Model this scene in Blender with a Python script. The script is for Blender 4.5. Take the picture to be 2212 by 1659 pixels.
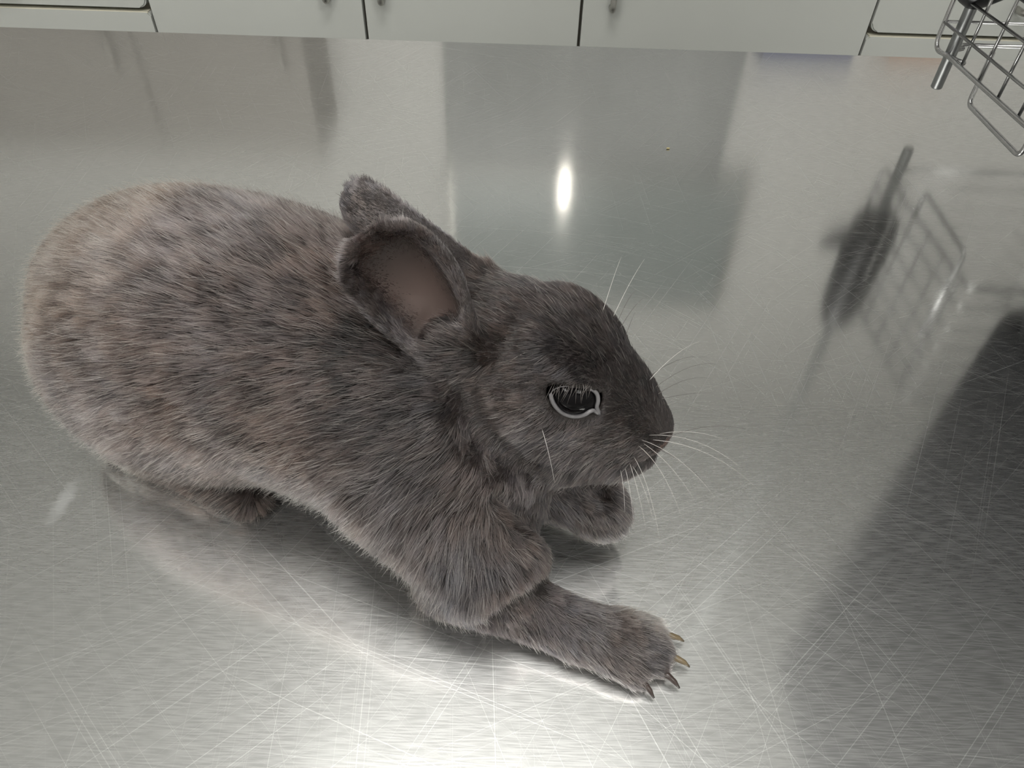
import bpy, bmesh, math, random
import numpy as np
from mathutils import Vector, Matrix, kdtree

random.seed(7)
rng = np.random.default_rng(11)
scn = bpy.context.scene
COL = scn.collection
for o in list(bpy.data.objects):
    bpy.data.objects.remove(o)

# ------------------------------------------------------------------ camera
CAM_F, CAM_PITCH, CAM_ROLL, CAM_H = 1533.0, math.radians(44.5), math.radians(1.9), 0.34
cam = bpy.data.cameras.new('camera')
cam.sensor_width = 36.0
cam.lens = CAM_F / 2212.0 * 36.0
cam.clip_start = 0.01
camo = bpy.data.objects.new('camera', cam)
COL.objects.link(camo)
_f = Vector((0, math.cos(CAM_PITCH), -math.sin(CAM_PITCH)))
_u0 = Vector((0, math.sin(CAM_PITCH), math.cos(CAM_PITCH)))
_r0 = Vector((1, 0, 0))
_r = _r0 * math.cos(CAM_ROLL) + _u0 * math.sin(CAM_ROLL)
_u = -_r0 * math.sin(CAM_ROLL) + _u0 * math.cos(CAM_ROLL)
camo.matrix_world = Matrix(((_r.x, _u.x, -_f.x, 0), (_r.y, _u.y, -_f.y, 0), (_r.z, _u.z, -_f.z, CAM_H), (0, 0, 0, 1)))
scn.camera = camo

# ------------------------------------------------------------------ world, exposure
world = bpy.data.worlds.new('room_air')
scn.world = world
world.use_nodes = True
world.node_tree.nodes['Background'].inputs[0].default_value = (0.75, 0.8, 0.85, 1)
world.node_tree.nodes['Background'].inputs[1].default_value = 0.05
vs = scn.view_settings
vs.view_transform = 'Standard'
vs.look = 'None'
vs.gamma = 1.0
vs.use_curve_mapping = False
vs.exposure = 0.0
scn.cycles.use_light_tree = False
scn.cycles.max_bounces = 5
scn.cycles.diffuse_bounces = 3
scn.cycles.glossy_bounces = 4
scn.cycles.transmission_bounces = 4
scn.cycles.use_adaptive_sampling = True
scn.cycles.adaptive_threshold = 0.04
scn.cycles.caustics_reflective = False
scn.cycles.caustics_refractive = False

FUR = True
LIGHT_MAIN = 14.5      # ceiling diffusers, W/m2/sr
LIGHT_SPOT = 20.0

# ------------------------------------------------------------------ helpers
def tag(o, label=None, cat=None, group=None, kind=None):
    if label: o['label'] = label
    if cat: o['category'] = cat
    if group: o['group'] = group
    if kind: o['kind'] = kind
    return o

def empty(name, loc=(0, 0, 0), rz=0.0):
    o = bpy.data.objects.new(name, None)
    o.empty_display_size = 0.05
    COL.objects.link(o)
    o.location = loc
    o.rotation_euler = (0, 0, rz)
    return o

def link(name, me, mat, parent=None):
    o = bpy.data.objects.new(name, me)
    COL.objects.link(o)
    if mat is not None:
        me.materials.clear(); me.materials.append(mat)
    if parent is not None:
        o.parent = parent
    return o

def obj(name, bm, mat, parent=None, smooth=False):
    me = bpy.data.meshes.new(name)
    bmesh.ops.recalc_face_normals(bm, faces=bm.faces)
    bm.to_mesh(me); bm.free()
    if smooth:
        for p in me.polygons: p.use_smooth = True
    return link(name, me, mat, parent)

def box(x0, x1, y0, y1, z0, z1, bevel=0.0, seg=2, bm=None):
    own = bm is None
    b2 = bmesh.new()
    bmesh.ops.create_cube(b2, size=1.0)
    for v in b2.verts:
        v.co = Vector(((x0 + x1) / 2 + v.co.x * (x1 - x0), (y0 + y1) / 2 + v.co.y * (y1 - y0), (z0 + z1) / 2 + v.co.z * (z1 - z0)))
    if bevel > 0:
        bmesh.ops.bevel(b2, geom=list(b2.edges), offset=bevel, segments=seg, affect='EDGES', profile=0.5)
    if own:
        return b2
    me = bpy.data.meshes.new('tmp'); b2.to_mesh(me); b2.free(); bm.from_mesh(me); bpy.data.meshes.remove(me)
    return bm

def tube(bm, pts, rad, seg=8, closed=False):
    """tube along pts; rad is a number or a list"""
    pts = [Vector(p) for p in pts]
    n = len(pts)
    if not hasattr(rad, '__len__'):
        rad = [rad] * n
    rings = []
    prev = None
    for i, p in enumerate(pts):
        if closed:
            t = pts[(i + 1) % n] - pts[i - 1]
        else:
            t = pts[min(i + 1, n - 1)] - pts[max(i - 1, 0)]
        t.normalize()
        if prev is None:
            a = t.cross(Vector((0, 0, 1)))
            if a.length < 0.1: a = t.cross(Vector((1, 0, 0)))
        else:
            a = prev - t * prev.dot(t)
        a.normalize(); prev = a
        b = t.cross(a)
        rings.append([bm.verts.new(p + (a * math.cos(2 * math.pi * k / seg) + b * math.sin(2 * math.pi * k / seg)) * rad[i]) for k in range(seg)])
    m = n if closed else n - 1
    for i in range(m):
        A, B = rings[i], rings[(i + 1) % n]
        for k in range(seg):
            bm.faces.new((A[k], A[(k + 1) % seg], B[(k + 1) % seg], B[k]))
    if not closed:
        bm.faces.new(rings[0][::-1]); bm.faces.new(rings[-1])
    return bm

def lathe(bm, prof, center=(0, 0, 0), seg=24):
    """prof: (r, z) from bottom to top"""
    rings = []
    for r, z in prof:
        rings.append([bm.verts.new((center[0] + r * math.cos(2 * math.pi * k / seg), center[1] + r * math.sin(2 * math.pi * k / seg), center[2] + z)) for k in range(seg)])
    for A, B in zip(rings[:-1], rings[1:]):
        for k in range(seg):
            bm.faces.new((A[k], A[(k + 1) % seg], B[(k + 1) % seg], B[k]))
    bm.faces.new(rings[0][::-1]); bm.faces.new(rings[-1])
    return bm

def rounded(pts, r, n=5):
    """polyline with rounded inner corners"""
    pts = [Vector(p) for p in pts]
    out = [pts[0]]
    for i in range(1, len(pts) - 1):
        a, b, c = pts[i - 1], pts[i], pts[i + 1]
        d1, d2 = (a - b).normalized(), (c - b).normalized()
        rr = min(r, (a - b).length * 0.49, (c - b).length * 0.49)
        p0, p1 = b + d1 * rr, b + d2 * rr
        for k in range(n + 1):
            t = k / n
            out.append(p0 * (1 - t) ** 2 + b * 2 * t * (1 - t) + p1 * t * t)
    out.append(pts[-1])
    return out

# ------------------------------------------------------------------ materials
def mat(name, color=(0.8, 0.8, 0.8), rough=0.5, metal=0.0, spec=0.5, noise=0.0, nscale=8.0, bump=0.0, bscale=60.0):
    m = bpy.data.materials.new(name)
    m.use_nodes = True
    nt = m.node_tree
    bs = nt.nodes['Principled BSDF']
    bs.inputs['Base Color'].default_value = (*color, 1)
    bs.inputs['Roughness'].default_value = rough
    bs.inputs['Metallic'].default_value = metal
    bs.inputs['Specular IOR Level'].default_value = spec
    tc = nt.nodes.new('ShaderNodeTexCoord')
    if noise > 0:
        nz = nt.nodes.new('ShaderNodeTexNoise'); nz.inputs['Scale'].default_value = nscale; nz.inputs['Detail'].default_value = 2
        nt.links.new(tc.outputs['Object'], nz.inputs['Vector'])
        mx = nt.nodes.new('ShaderNodeMix'); mx.data_type = 'RGBA'
        mx.inputs['A'].default_value = (*[c * (1 - noise) for c in color], 1)
        mx.inputs['B'].default_value = (*[min(1, c * (1 + noise)) for c in color], 1)
        nt.links.new(nz.outputs['Fac'], mx.inputs['Factor'])
        nt.links.new(mx.outputs['Result'], bs.inputs['Base Color'])
    if bump > 0:
        nb = nt.nodes.new('ShaderNodeTexNoise'); nb.inputs['Scale'].default_value = bscale; nb.inputs['Detail'].default_value = 3
        nt.links.new(tc.outputs['Object'], nb.inputs['Vector'])
        bp = nt.nodes.new('ShaderNodeBump'); bp.inputs['Strength'].default_value = bump; bp.inputs['Distance'].default_value = 0.002
        nt.links.new(nb.outputs['Fac'], bp.inputs['Height'])
        nt.links.new(bp.outputs['Normal'], bs.inputs['Normal'])
    return m

def emit_mat(name, color, strength):
    m = bpy.data.materials.new(name)
    m.use_nodes = True
    bs = m.node_tree.nodes['Principled BSDF']
    bs.inputs['Base Color'].default_value = (0.9, 0.9, 0.9, 1)
    bs.inputs['Emission Color'].default_value = (*color, 1)
    bs.inputs['Emission Strength'].default_value = strength
    return m

STEEL = (0.74, 0.745, 0.73, 1)
SCRATCH_BUMP = 0.07
def steel_table_mat():
    m = bpy.data.materials.new('scratched_brushed_steel')
    m.use_nodes = True
    nt = m.node_tree; N = nt.nodes; L = nt.links
    bs = N['Principled BSDF']
    bs.inputs['Metallic'].default_value = 1.0
    bs.inputs['Base Color'].default_value = STEEL
    bs.inputs['Anisotropic'].default_value = 0.6
    tan = N.new('ShaderNodeCombineXYZ'); tan.inputs[0].default_value = 1.0
    L.new(tan.outputs[0], bs.inputs['Tangent'])
    tc = N.new('ShaderNodeTexCoord')
    def math_(op, a, b=None, clamp=False):
        n = N.new('ShaderNodeMath'); n.operation = op; n.use_clamp = clamp
        for i, v in enumerate((a, b)):
            if v is None: continue
            if isinstance(v, (int, float)): n.inputs[i].default_value = v
            else: L.new(v, n.inputs[i])
        return n.outputs[0]
    def streak(rot, scale, seed, lo, hi, warp=0.0):
        mp = N.new('ShaderNodeMapping'); mp.inputs['Rotation'].default_value = (0, 0, math.radians(rot))
        mp.inputs['Location'].default_value = (seed * 3.1, seed * 1.7, 0)
        L.new(tc.outputs['Object'], mp.inputs['Vector'])
        sc = N.new('ShaderNodeVectorMath'); sc.operation = 'MULTIPLY'; sc.inputs[1].default_value = (scale[0], scale[1], 1)
        L.new(mp.outputs[0], sc.inputs[0])
        nz = N.new('ShaderNodeTexNoise'); nz.noise_dimensions = '2D'; nz.inputs['Scale'].default_value = 1.0; nz.inputs['Detail'].default_value = 0.0
        L.new(sc.outputs[0], nz.inputs['Vector'])
        mr = N.new('ShaderNodeMapRange'); mr.inputs[1].default_value = lo; mr.inputs[2].default_value = hi
        L.new(nz.outputs['Fac'], mr.inputs[0])
        return mr.outputs[0]
    h = None
    # individual scratches in many directions
    for i, (rot, sx, sy, lo, hi) in enumerate([
            (20, 3, 1500, .80, .88), (-25, 3, 1550, .80, .88), (64, 4, 1450, .82, .90), (-60, 3.5, 1500, .82, .90),
            (4, 3, 1500, .80, .88), (42, 5, 1600, .81, .89), (-42, 4, 1600, .81, .89), (86, 4, 1500, .83, .91)]):
        s = streak(rot, (sx, sy), i + 1, lo, hi)
        h = s if h is None else math_('ADD', h, s)
    grain = streak(0, (90, 1400), 31, 0.25, 0.75)
    hh = math_('ADD', h, math_('MULTIPLY', grain, 0.5))
    bp = N.new('ShaderNodeBump'); bp.inputs['Strength'].default_value = SCRATCH_BUMP; bp.inputs['Distance'].default_value = 0.0004
    L.new(hh, bp.inputs['Height'])
    # wipe smears vary the gloss
    sm = N.new('ShaderNodeTexNoise'); sm.inputs['Scale'].default_value = 5.0; sm.inputs['Detail'].default_value = 4.0; sm.inputs['Distortion'].default_value = 0.6
    mp = N.new('ShaderNodeMapping'); mp.inputs['Scale'].default_value = (0.7, 1.6, 1)
    L.new(tc.outputs['Object'], mp.inputs['Vector']); L.new(mp.outputs[0], sm.inputs['Vector'])
    mr = N.new('ShaderNodeMapRange'); mr.inputs[1].default_value = .3; mr.inputs[2].default_value = .7; mr.inputs[3].default_value = 0.09; mr.inputs[4].default_value = 0.14
    L.new(sm.outputs['Fac'], mr.inputs[0])
    L.new(mr.outputs[0], bs.inputs['Roughness'])
    bs.inputs['Anisotropic Rotation'].default_value = 0.25
    # the scratched share of the surface scatters widely
    b2 = N.new('ShaderNodeBsdfPrincipled')
    b2.inputs['Metallic'].default_value = 1.0
    b2.inputs['Base Color'].default_value = STEEL
    b2.inputs['Roughness'].default_value = 0.44
    b2.inputs['Anisotropic'].default_value = 0.5
    b2.inputs['Anisotropic Rotation'].default_value = 0.25
    L.new(tan.outputs[0], b2.inputs['Tangent']); L.new(bp.outputs['Normal'], b2.inputs['Normal'])
    mix = N.new('ShaderNodeMixShader')
    # the working side of the table is worn duller than the far side
    sp = N.new('ShaderNodeSeparateXYZ'); L.new(tc.outputs['Object'], sp.inputs[0])
    wear = N.new('ShaderNodeMapRange'); wear.interpolation_type = 'SMOOTHSTEP'
    wear.inputs[1].default_value = 0.10; wear.inputs[2].default_value = -0.34; wear.inputs[3].default_value = 0.03; wear.inputs[4].default_value = 0.31
    L.new(math_('ADD', sp.outputs['Y'], math_('MULTIPLY', sm.outputs['Fac'], .12)), wear.inputs[0])
    fac = math_('ADD', math_('MULTIPLY', h, .20), math_('ADD', math_('MULTIPLY', grain, .14), wear.outputs[0]), clamp=True)
    L.new(fac, mix.inputs[0]); L.new(bs.outputs[0], mix.inputs[1]); L.new(b2.outputs[0], mix.inputs[2])
    # dried white splash by the near left
    ds = N.new('ShaderNodeVectorMath'); ds.operation = 'SUBTRACT'; ds.inputs[1].default_value = (-.2555, -.212, .9)
    L.new(tc.outputs['Object'], ds.inputs[0])
    dm = N.new('ShaderNodeMapping'); dm.inputs['Rotation'].default_value = (0, 0, 0.08); dm.inputs['Scale'].default_value = (190, 62, 1)
    L.new(ds.outputs[0], dm.inputs['Vector'])
    dl = N.new('ShaderNodeVectorMath'); dl.operation = 'LENGTH'; L.new(dm.outputs[0], dl.inputs[0])
    dn = N.new('ShaderNodeTexNoise'); dn.inputs['Scale'].default_value = 160.0; dn.inputs['Detail'].default_value = 3.0
    L.new(tc.outputs['Object'], dn.inputs['Vector'])
    ms = N.new('ShaderNodeMapRange'); ms.inputs[1].default_value = .75; ms.inputs[2].default_value = .35; ms.inputs[4].default_value = .16
    L.new(math_('ADD', math_('MULTIPLY', dl.outputs['Value'], .5), math_('MULTIPLY', dn.outputs['Fac'], .35)), ms.inputs[0])
    df = N.new('ShaderNodeBsdfDiffuse'); df.inputs[0].default_value = (.75, .76, .76, 1)
    mix2 = N.new('ShaderNodeMixShader')
    L.new(ms.outputs[0], mix2.inputs[0]); L.new(mix.outputs[0], mix2.inputs[1]); L.new(df.outputs[0], mix2.inputs[2])
    L.new(mix2.outputs[0], N['Material Output'].inputs['Surface'])
    return m

M = {}
M['steel'] = steel_table_mat()
M['steel_plain'] = mat('satin_steel', (0.55, 0.55, 0.54), 0.3, 1.0, noise=.05)
M['wall'] = mat('white_wall_paint', (0.85, 0.845, 0.82), 0.6, noise=.03, bump=.1)
M['ceiling'] = mat('ceiling_paint', (0.88, 0.88, 0.87), 0.8, noise=.02)
M['floor'] = mat('vinyl_floor', (0.52, 0.53, 0.53), 0.4, noise=.15, nscale=40)
M['front'] = mat('cabinet_laminate', (0.55, 0.565, 0.53), 0.38, noise=.02)
M['edge'] = mat('cream_edge_band', (0.74, 0.71, 0.58), 0.5, noise=.04)
M['gap'] = mat('dark_carcass', (0.16, 0.15, 0.12), 0.7, noise=.1)
M['counter'] = mat('counter_laminate', (0.42, 0.40, 0.37), 0.35, noise=.15, nscale=60)
M['taupe'] = mat('taupe_laminate', (0.44, 0.42, 0.39), 0.45, noise=.05)
M['board'] = mat('grey_green_glass', (0.36, 0.40, 0.39), 0.25, noise=.1)
M['tile'] = mat('splashback_grey', (0.40, 0.41, 0.40), 0.3, noise=.15, nscale=20)
M['chrome'] = mat('zinc_wire', (0.50, 0.50, 0.50), 0.25, 1.0, noise=.08, nscale=200)
M['rod'] = mat('galvanised_rod', (0.33, 0.34, 0.34), 0.38, 1.0, noise=.15, nscale=120)
M['black'] = mat('black_plastic', (0.012, 0.012, 0.014), 0.35, noise=.2)
M['black_matte'] = mat('black_fabric_cover', (0.010, 0.011, 0.014), 0.8, spec=.15, noise=.3)
M['handle'] = mat('brushed_nickel', (0.45, 0.44, 0.41), 0.35, 1.0, noise=.05)
M['light'] = emit_mat('ceiling_diffuser', (1.0, 0.985, 0.95), LIGHT_MAIN)
M['light_fill'] = emit_mat('added_fill_diffuser', (1.0, 0.985, 0.95), LIGHT_MAIN * 1.2)  # for the two panels added behind the camera
M['lamp'] = emit_mat('lamp_lens', (1.0, 0.95, 0.85), LIGHT_SPOT)
M['orange'] = mat('orange_card', (0.55, 0.25, 0.10), 0.6, noise=.08)
M['blue'] = mat('blue_card', (0.16, 0.18, 0.30), 0.6, noise=.08)

# ------------------------------------------------------------------ room shell
X0, X1, Y0, Y1, ZF, ZC = -2.2, 2.1, -1.7, 2.0, -0.90, 1.75
def struct(name, bm, m):
    o = obj(name, bm, m); o['kind'] = 'structure'; return o
struct('floor', box(X0, X1, Y0, Y1, ZF - .05, ZF), M['floor'])
struct('ceiling', box(X0, X1, Y0, Y1, ZC, ZC + .05), M['ceiling'])
struct('wall_back', box(X0, X1, Y1, Y1 + .05, ZF, ZC), M['wall'])
struct('wall_front', box(X0, X1, Y0 - .05, Y0, ZF, ZC), M['wall'])
struct('wall_left', box(X0 - .05, X0, Y0, Y1, ZF, ZC), M['wall'])
struct('wall_right', box(X1, X1 + .05, Y0, Y1, ZF, ZC), M['wall'])

def ceiling_light(x, y, sx, sy, label, lm='light'):
    t = empty('ceiling_light', (x, y, ZC))
    fr = bmesh.new()
    for a in ((-sx / 2 - .02, sx / 2 + .02, -sy / 2 - .02, -sy / 2), (-sx / 2 - .02, sx / 2 + .02, sy / 2, sy / 2 + .02),
              (-sx / 2 - .02, -sx / 2, -sy / 2, sy / 2), (sx / 2, sx / 2 + .02, -sy / 2, sy / 2)):
        box(*a, -.035, 0, bm=fr)
    obj('frame', fr, M['front'], t)
    obj('diffuser', box(-sx / 2, sx / 2, -sy / 2, sy / 2, -.028, -.002), M[lm], t)
    tag(t, label, 'ceiling light')
ceiling_light(-0.05, 0.24, 0.85, 0.45, 'rectangular ceiling light panel straight above the steel table')
ceiling_light(-1.0, -0.95, 0.60, 0.60, 'added square ceiling light panel, out of view, nearest the left wall', 'light_fill')  # this pair is added behind the camera to brighten walls and ceiling
ceiling_light(1.0, -0.95, 0.60, 0.60, 'added square ceiling light panel, out of view, nearest the right wall', 'light_fill')

# ------------------------------------------------------------------ exam table
TX0, TX1, TY0, TY1 = -0.78, 0.86, -0.08, 0.996
t = empty('examination_table', (0, 0.45, ZF))
bm = box(TX0, TX1, TY0 - .45, TY1 - .45, -ZF - .04, -ZF, .004, 3)
obj('table_top', bm, M['steel'], t, True)
for p in t.children[0].data.polygons: p.use_smooth = False
obj('pedestal', box(-.14, .14, -.1, .1, 0.05, -ZF - .04, .02), M['steel_plain'], t)
obj('base_plate', box(-.4, .4, -.28, .28, 0, .05, .02), M['steel_plain'], t)
tag(t, 'scratched stainless steel examination table with the rabbit on it', 'table')

# ------------------------------------------------------------------ cabinets behind the table
CY = 1.40           # front plane of the fronts
CT = 0.0            # top of the carcasses
ZS = -0.098         # lower edge of the top drawers
def carcass(t, x0, x1):
    obj('carcass', box(x0, x1, CY + .019, Y1 - .002, ZF + .1, CT, 0), M['gap'], t)
    obj('plinth', box(x0, x1, CY + .07, CY + .09, ZF, ZF + .1), M['gap'], t)
def bow_handle(parent, x, ztop, zbot):
    h = bmesh.new()
    tube(h, rounded([(x, CY, ztop), (x, CY - .028, ztop), (x, CY - .028, zbot), (x, CY, zbot)], .012), .0055, 10)
    obj('handle', h, M['handle'], parent, True)
def rounded_front(x0, x1, z0, z1, r, y0, y1):
    bm = bmesh.new()
    pts = []
    for (cx, cz, a0) in ((x1 - r, z1 - r, 0), (x0 + r, z1 - r, 90), (x0 + r, z0 + r, 180), (x1 - r, z0 + r, 270)):
        for k in range(7):
            a = math.radians(a0 + 15 * k); pts.append((cx + r * math.cos(a), cz + r * math.sin(a)))
    f0 = [bm.verts.new((x, y0, z)) for x, z in pts]; f1 = [bm.verts.new((x, y1, z)) for x, z in pts]
    face = bm.faces.new(f0); bm.faces.new(f1[::-1])
    n = len(pts)
    for k in range(n): bm.faces.new((f0[k], f1[k], f1[(k + 1) % n], f0[(k + 1) % n]))
    bmesh.ops.bevel(bm, geom=list(face.edges), offset=.0025, segments=2, affect='EDGES')
    return bm
def drawer_unit(x0, x1, label):
    t = empty('drawer_cabinet', ((x0 + x1) / 2, Y1, ZF)); t.location = (0, 0, 0)
    carcass(t, x0, x1)
    g = .0018
    zs = [CT - .004, ZS, ZS - .20, ZS - .40, ZF + .1]
    for i in range(4):
        top = zs[i] - (.008 if i else 0)
        d = obj('drawer', rounded_front(x0 + g, x1 - g, zs[i + 1], top, .016 if i == 0 else .006, CY, CY + .018), M['front'], t)
        if i:
            obj('edge_band', box(x0 + g + .004, x1 - g - .004, CY + .001, CY + .018, top - .001, top + .0015), M['edge'], d)
        hh = bmesh.new(); xm, zm = (x0 + x1) / 2, (zs[i] + zs[i + 1]) / 2
        tube(hh, rounded([(xm - .06, CY, zm), (xm - .06, CY - .028, zm), (xm + .06, CY - .028, zm), (xm + .06, CY, zm)], .012), .0055, 10)
        obj('handle', hh, M['handle'], d, True)
    tag(t, label, 'cabinet', 'base cabinets along the wall')
def door_unit(doors, label):
    x0, x1 = doors[0][0], doors[-1][1]
    t = empty('door_cabinet', (0, 0, 0))
    carcass(t, x0, x1)
    for a, b, hx in doors:
        d = obj('door', box(a + .0026, b - .0026, CY, CY + .018, ZF + .1, CT - .004, .0015, 2), M['front'], t)
        bow_handle(d, hx, ZS + .09, ZS + .028)
    tag(t, label, 'cabinet', 'base cabinets along the wall')
XA, XB, XC, XD = -0.690, -0.2935, 0.1035, 0.633
drawer_unit(-1.25, XA, 'off-white drawer cabinet left of the double-door cabinet')
door_unit([(XA, XB, XB - .062), (XB, XC, XB + .036)], 'off-white base cabinet with a pair of doors and two bow handles')
door_unit([(XC, XD, XC + .054)], 'off-white base cabinet with a single wide door')
drawer_unit(XD, 1.25, 'off-white drawer cabinet behind the hanging wire basket')
o = obj('countertop', box(-1.25, 1.25, CY - .02, Y1 - .001, CT + .001, CT + .035, .004), M['counter']); tag(o, 'long grey laminate worktop over the base cabinets', 'worktop')

# ------------------------------------------------------------------ things on the wall over the worktop
o = obj('splashback', box(-.215, .60, 1.985, 1.999, .04, .70, .002), M['tile']); tag(o, 'grey splashback panel on the wall over the worktop', 'panel')
t = empty('wall_board', (0, 1.99, 0.72))
obj('board_panel', box(-.20, .69, -.02, .009, 0, .46, .002), M['board'], t)
bf = bmesh.new()
for a in ((-.21, .70, -.012, 0), (-.21, .70, .46, .472), (-.212, -.2, 0, .46), (.69, .702, 0, .46)):
    box(a[0], a[1], -.024, .009, a[2], a[3], bm=bf)
obj('board_frame', bf, M['handle'], t)
tag(t, 'dark grey-green board in a thin metal frame on the wall', 'board')
t = empty('wall_cabinet', (-1.15, 1.80, 0.22))
obj('body', box(-.62, .62, 0, .199, 0, .36, .002), M['taupe'], t)
for k in range(3):
    d = obj('door', box(-.62 + k * .4133 + .002, -.62 + (k + 1) * .4133 - .002, -.018, -.001, 0, .36, .0015), M['taupe'], t)
    hb = bmesh.new(); xx = -.62 + k * .4133 + .36
    tube(hb, rounded([(xx, -.018, .03), (xx, -.044, .03), (xx, -.044, .12), (xx, -.018, .12)], .012), .005, 8)
    obj('handle', hb, M['handle'], d, True)
tag(t, 'low taupe wall cabinet with three doors', 'cabinet')
t = empty('puck_lamp', (.139, 1.965, .742))
hb = bmesh.new(); lathe(hb, [(.034, 0), (.036, .006), (.034, .012)], (0, 0, 0), 28)
for v in hb.verts: v.co = Vector((v.co.x, -v.co.z, v.co.y))
obj('housing', hb, M['handle'], t, True)
hb = bmesh.new(); lathe(hb, [(.018, 0), (.017, .004), (.009, .007)], (0, 0, 0.0125), 28)
for v in hb.verts: v.co = Vector((v.co.x, -v.co.z, v.co.y))
obj('lens', hb, M['lamp'], t, True)
tag(t, 'small round lit lamp at the lower edge of the wall board', 'lamp')
o = obj('carton', box(.86, 1.0, 1.75, 1.87, CT + .035, CT + .26, .003), M['orange']); tag(o, 'small orange carton on the worktop', 'box')
o = obj('carton', box(.58, .80, 1.80, 1.9, CT + .035, CT + .30, .003), M['blue']); tag(o, 'dark blue carton on the worktop', 'box')

# ------------------------------------------------------------------ hanging pole with clamp, wire basket, black monitor
PX, PY = 0.4565, 0.798
BX = 0.4475
t = empty('wire_basket', (BX, 0.66, 0.0))
tag(t, 'open grid wire basket of grey steel clamped to a thin hanging rod', 'basket')
def part(name, b, m):
    for v in b.verts: v.co -= Vector((BX, .66, 0))
    return obj(name, b, m, t, True)
b = bmesh.new(); lathe(b, [(.0050, .0352), (.0060, .0364), (.0060, ZC - .02), (.0060, ZC)], (PX, PY, 0), 16)
part('rod', b, M['rod'])
b = bmesh.new(); lathe(b, [(.0065, .117), (.014, .121), (.026, .130), (.030, .150), (.029, .20), (.027, .26), (.022, .285), (.012, .30), (.0065, .302)], (PX, PY, 0), 20)
o = part('clamp', b, M['black']); o['label'] = 'black plastic clamp'
b = bmesh.new(); tube(b, [(PX - .015, PY + .012, .165), (PX - .032, PY + .024, .178), (PX - .044, PY + .034, .190)], [.016, .012, .005], 10)
part('clamp_lever', b, M['black'])
b = bmesh.new(); lathe(b, [(.03, ZC - .03), (.045, ZC - .02), (.045, ZC - .0005)], (PX, PY, 0), 20)
part('ceiling_mount', b, M['rod'])
def wire(pts, r, name='wire'):
    b = bmesh.new(); tube(b, pts, r, 8)
    return part(name, b, M['chrome'])
RW = .0016
BD = 0.20           # depth of the basket in x
YF, YN = 0.82, 0.575
for i, zz in enumerate((.0735, .0965, .125, .15, .175, .20, .225)):
    r = .0024 if i in (0, 6) else RW
    xx = BX - .0008 + (0 if i else .0)
    y_far = .774 if i == 0 else .818
    wire(rounded([(xx, y_far, zz), (xx, YN, zz), (xx + BD, YN, zz), (xx + BD, YF, zz), (xx, YF, zz)], .012) if i else
         rounded([(xx + .03, .815, .0715), (xx + .004, .80, .0715), (xx, .774, zz), (xx, YN, zz), (xx + BD, YN, zz), (xx + BD, YF, zz), (xx + .03, YF, zz)], .012), r)
for k in range(5):
    yy = .758 - k * .0400
    wire([(BX + .0022, yy, .0725), (BX + .0022, yy, .226)], RW)
    wire([(BX + BD, yy, .0725), (BX + BD, yy, .226)], RW)
# corner upright of the far end, bent round at the foot
wire(rounded([(BX, .8195, .232), (BX, .8195, .069), (BX + .002, .785, .0725), (BX + .006, .762, .0745)], .016, 8), .0024)
# hanging foot loop
wire(rounded([(BX + .0045, .7215, .10), (BX + .0045, .7215, .0495), (BX - .002, .6035, .0515), (BX - .002, .6035, .16)], .009, 8), .0024)

t = empty('equipment_monitor', (0.55, 0.41, 0.05))
obj('monitor_body', box(-.085, .14, -.16, .142, 0.02, .80, .02, 4), M['black_matte'], t)
for sy in (.10, .03):
    b = bmesh.new(); lathe(b, [(.012, 0), (.02, .004), (.022, .014), (.02, .03)], (-.06, sy, 0), 16); obj('rubber_foot', b, M['black'], t, True)
b = bmesh.new(); lathe(b, [(.012, .78), (.012, ZC - .05)], (.02, 0, 0), 16); obj('hanging_rod', b, M['rod'], t, True)
tag(t, 'tall black equipment housing hanging beside the wire basket', 'monitor')

# ------------------------------------------------------------------ rabbit
RABBIT_O = Vector((-0.11, 0.28, 0.0))
RABBIT_A = math.radians(-20.0)
rabbit = empty('rabbit', RABBIT_O, RABBIT_A)
tag(rabbit, 'grey-brown rabbit lying on the steel table with one foreleg stretched out', 'rabbit')

# ---- body as one implicit surface (rabbit frame: x forward, y away from the near flank, z up)
VOX = 0.0020
GMIN = np.array([-0.205, -0.105, -0.004]); GMAX = np.array([0.255, 0.115, 0.225])
GN = ((GMAX - GMIN) / VOX).astype(int) + 1
ax = [GMIN[i] + VOX * np.arange(GN[i]) for i in range(3)]
VOL = np.full(GN, 1.0, np.float32)

def rot_from(pitch=0.0, yaw=0.0, roll=0.0):
    return np.array((Matrix.Rotation(math.radians(yaw), 3, 'Z') @ Matrix.Rotation(math.radians(-pitch), 3, 'Y') @ Matrix.Rotation(math.radians(roll), 3, 'X')))

def region(lo, hi, pad):
    s = []
    for i in range(3):
        a = max(0, int((lo[i] - pad - GMIN[i]) / VOX)); b = min(GN[i], int((hi[i] + pad - GMIN[i]) / VOX) + 2)
        s.append(slice(a, b))
    g = np.meshgrid(*[ax[i][s[i]] for i in range(3)], indexing='ij')
    return tuple(s), np.stack(g, -1).astype(np.float32)

def smin(a, b, k):
    h = np.clip(0.5 + 0.5 * (b - a) / k, 0, 1)
    return b + (a - b) * h - k * h * (1 - h)

def f_ell(P, c, r, rot):
    q = (P - np.array(c, np.float32))
    if rot is not None: q = q @ rot.astype(np.float32)
    r = np.array(r, np.float32)
    k0 = np.linalg.norm(q / r, axis=-1); k1 = np.linalg.norm(q / (r * r), axis=-1) + 1e-9
    return k0 * (k0 - 1) / k1

def add_ell(c, r, k=.02, rot=None, sub=False):
    m = max(r)
    s, P = region(np.array(c) - m, np.array(c) + m, .035)
    d = f_ell(P, c, r, rot)
    VOL[s] = -smin(-VOL[s], d, k) if sub else smin(VOL[s], d, k)

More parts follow.
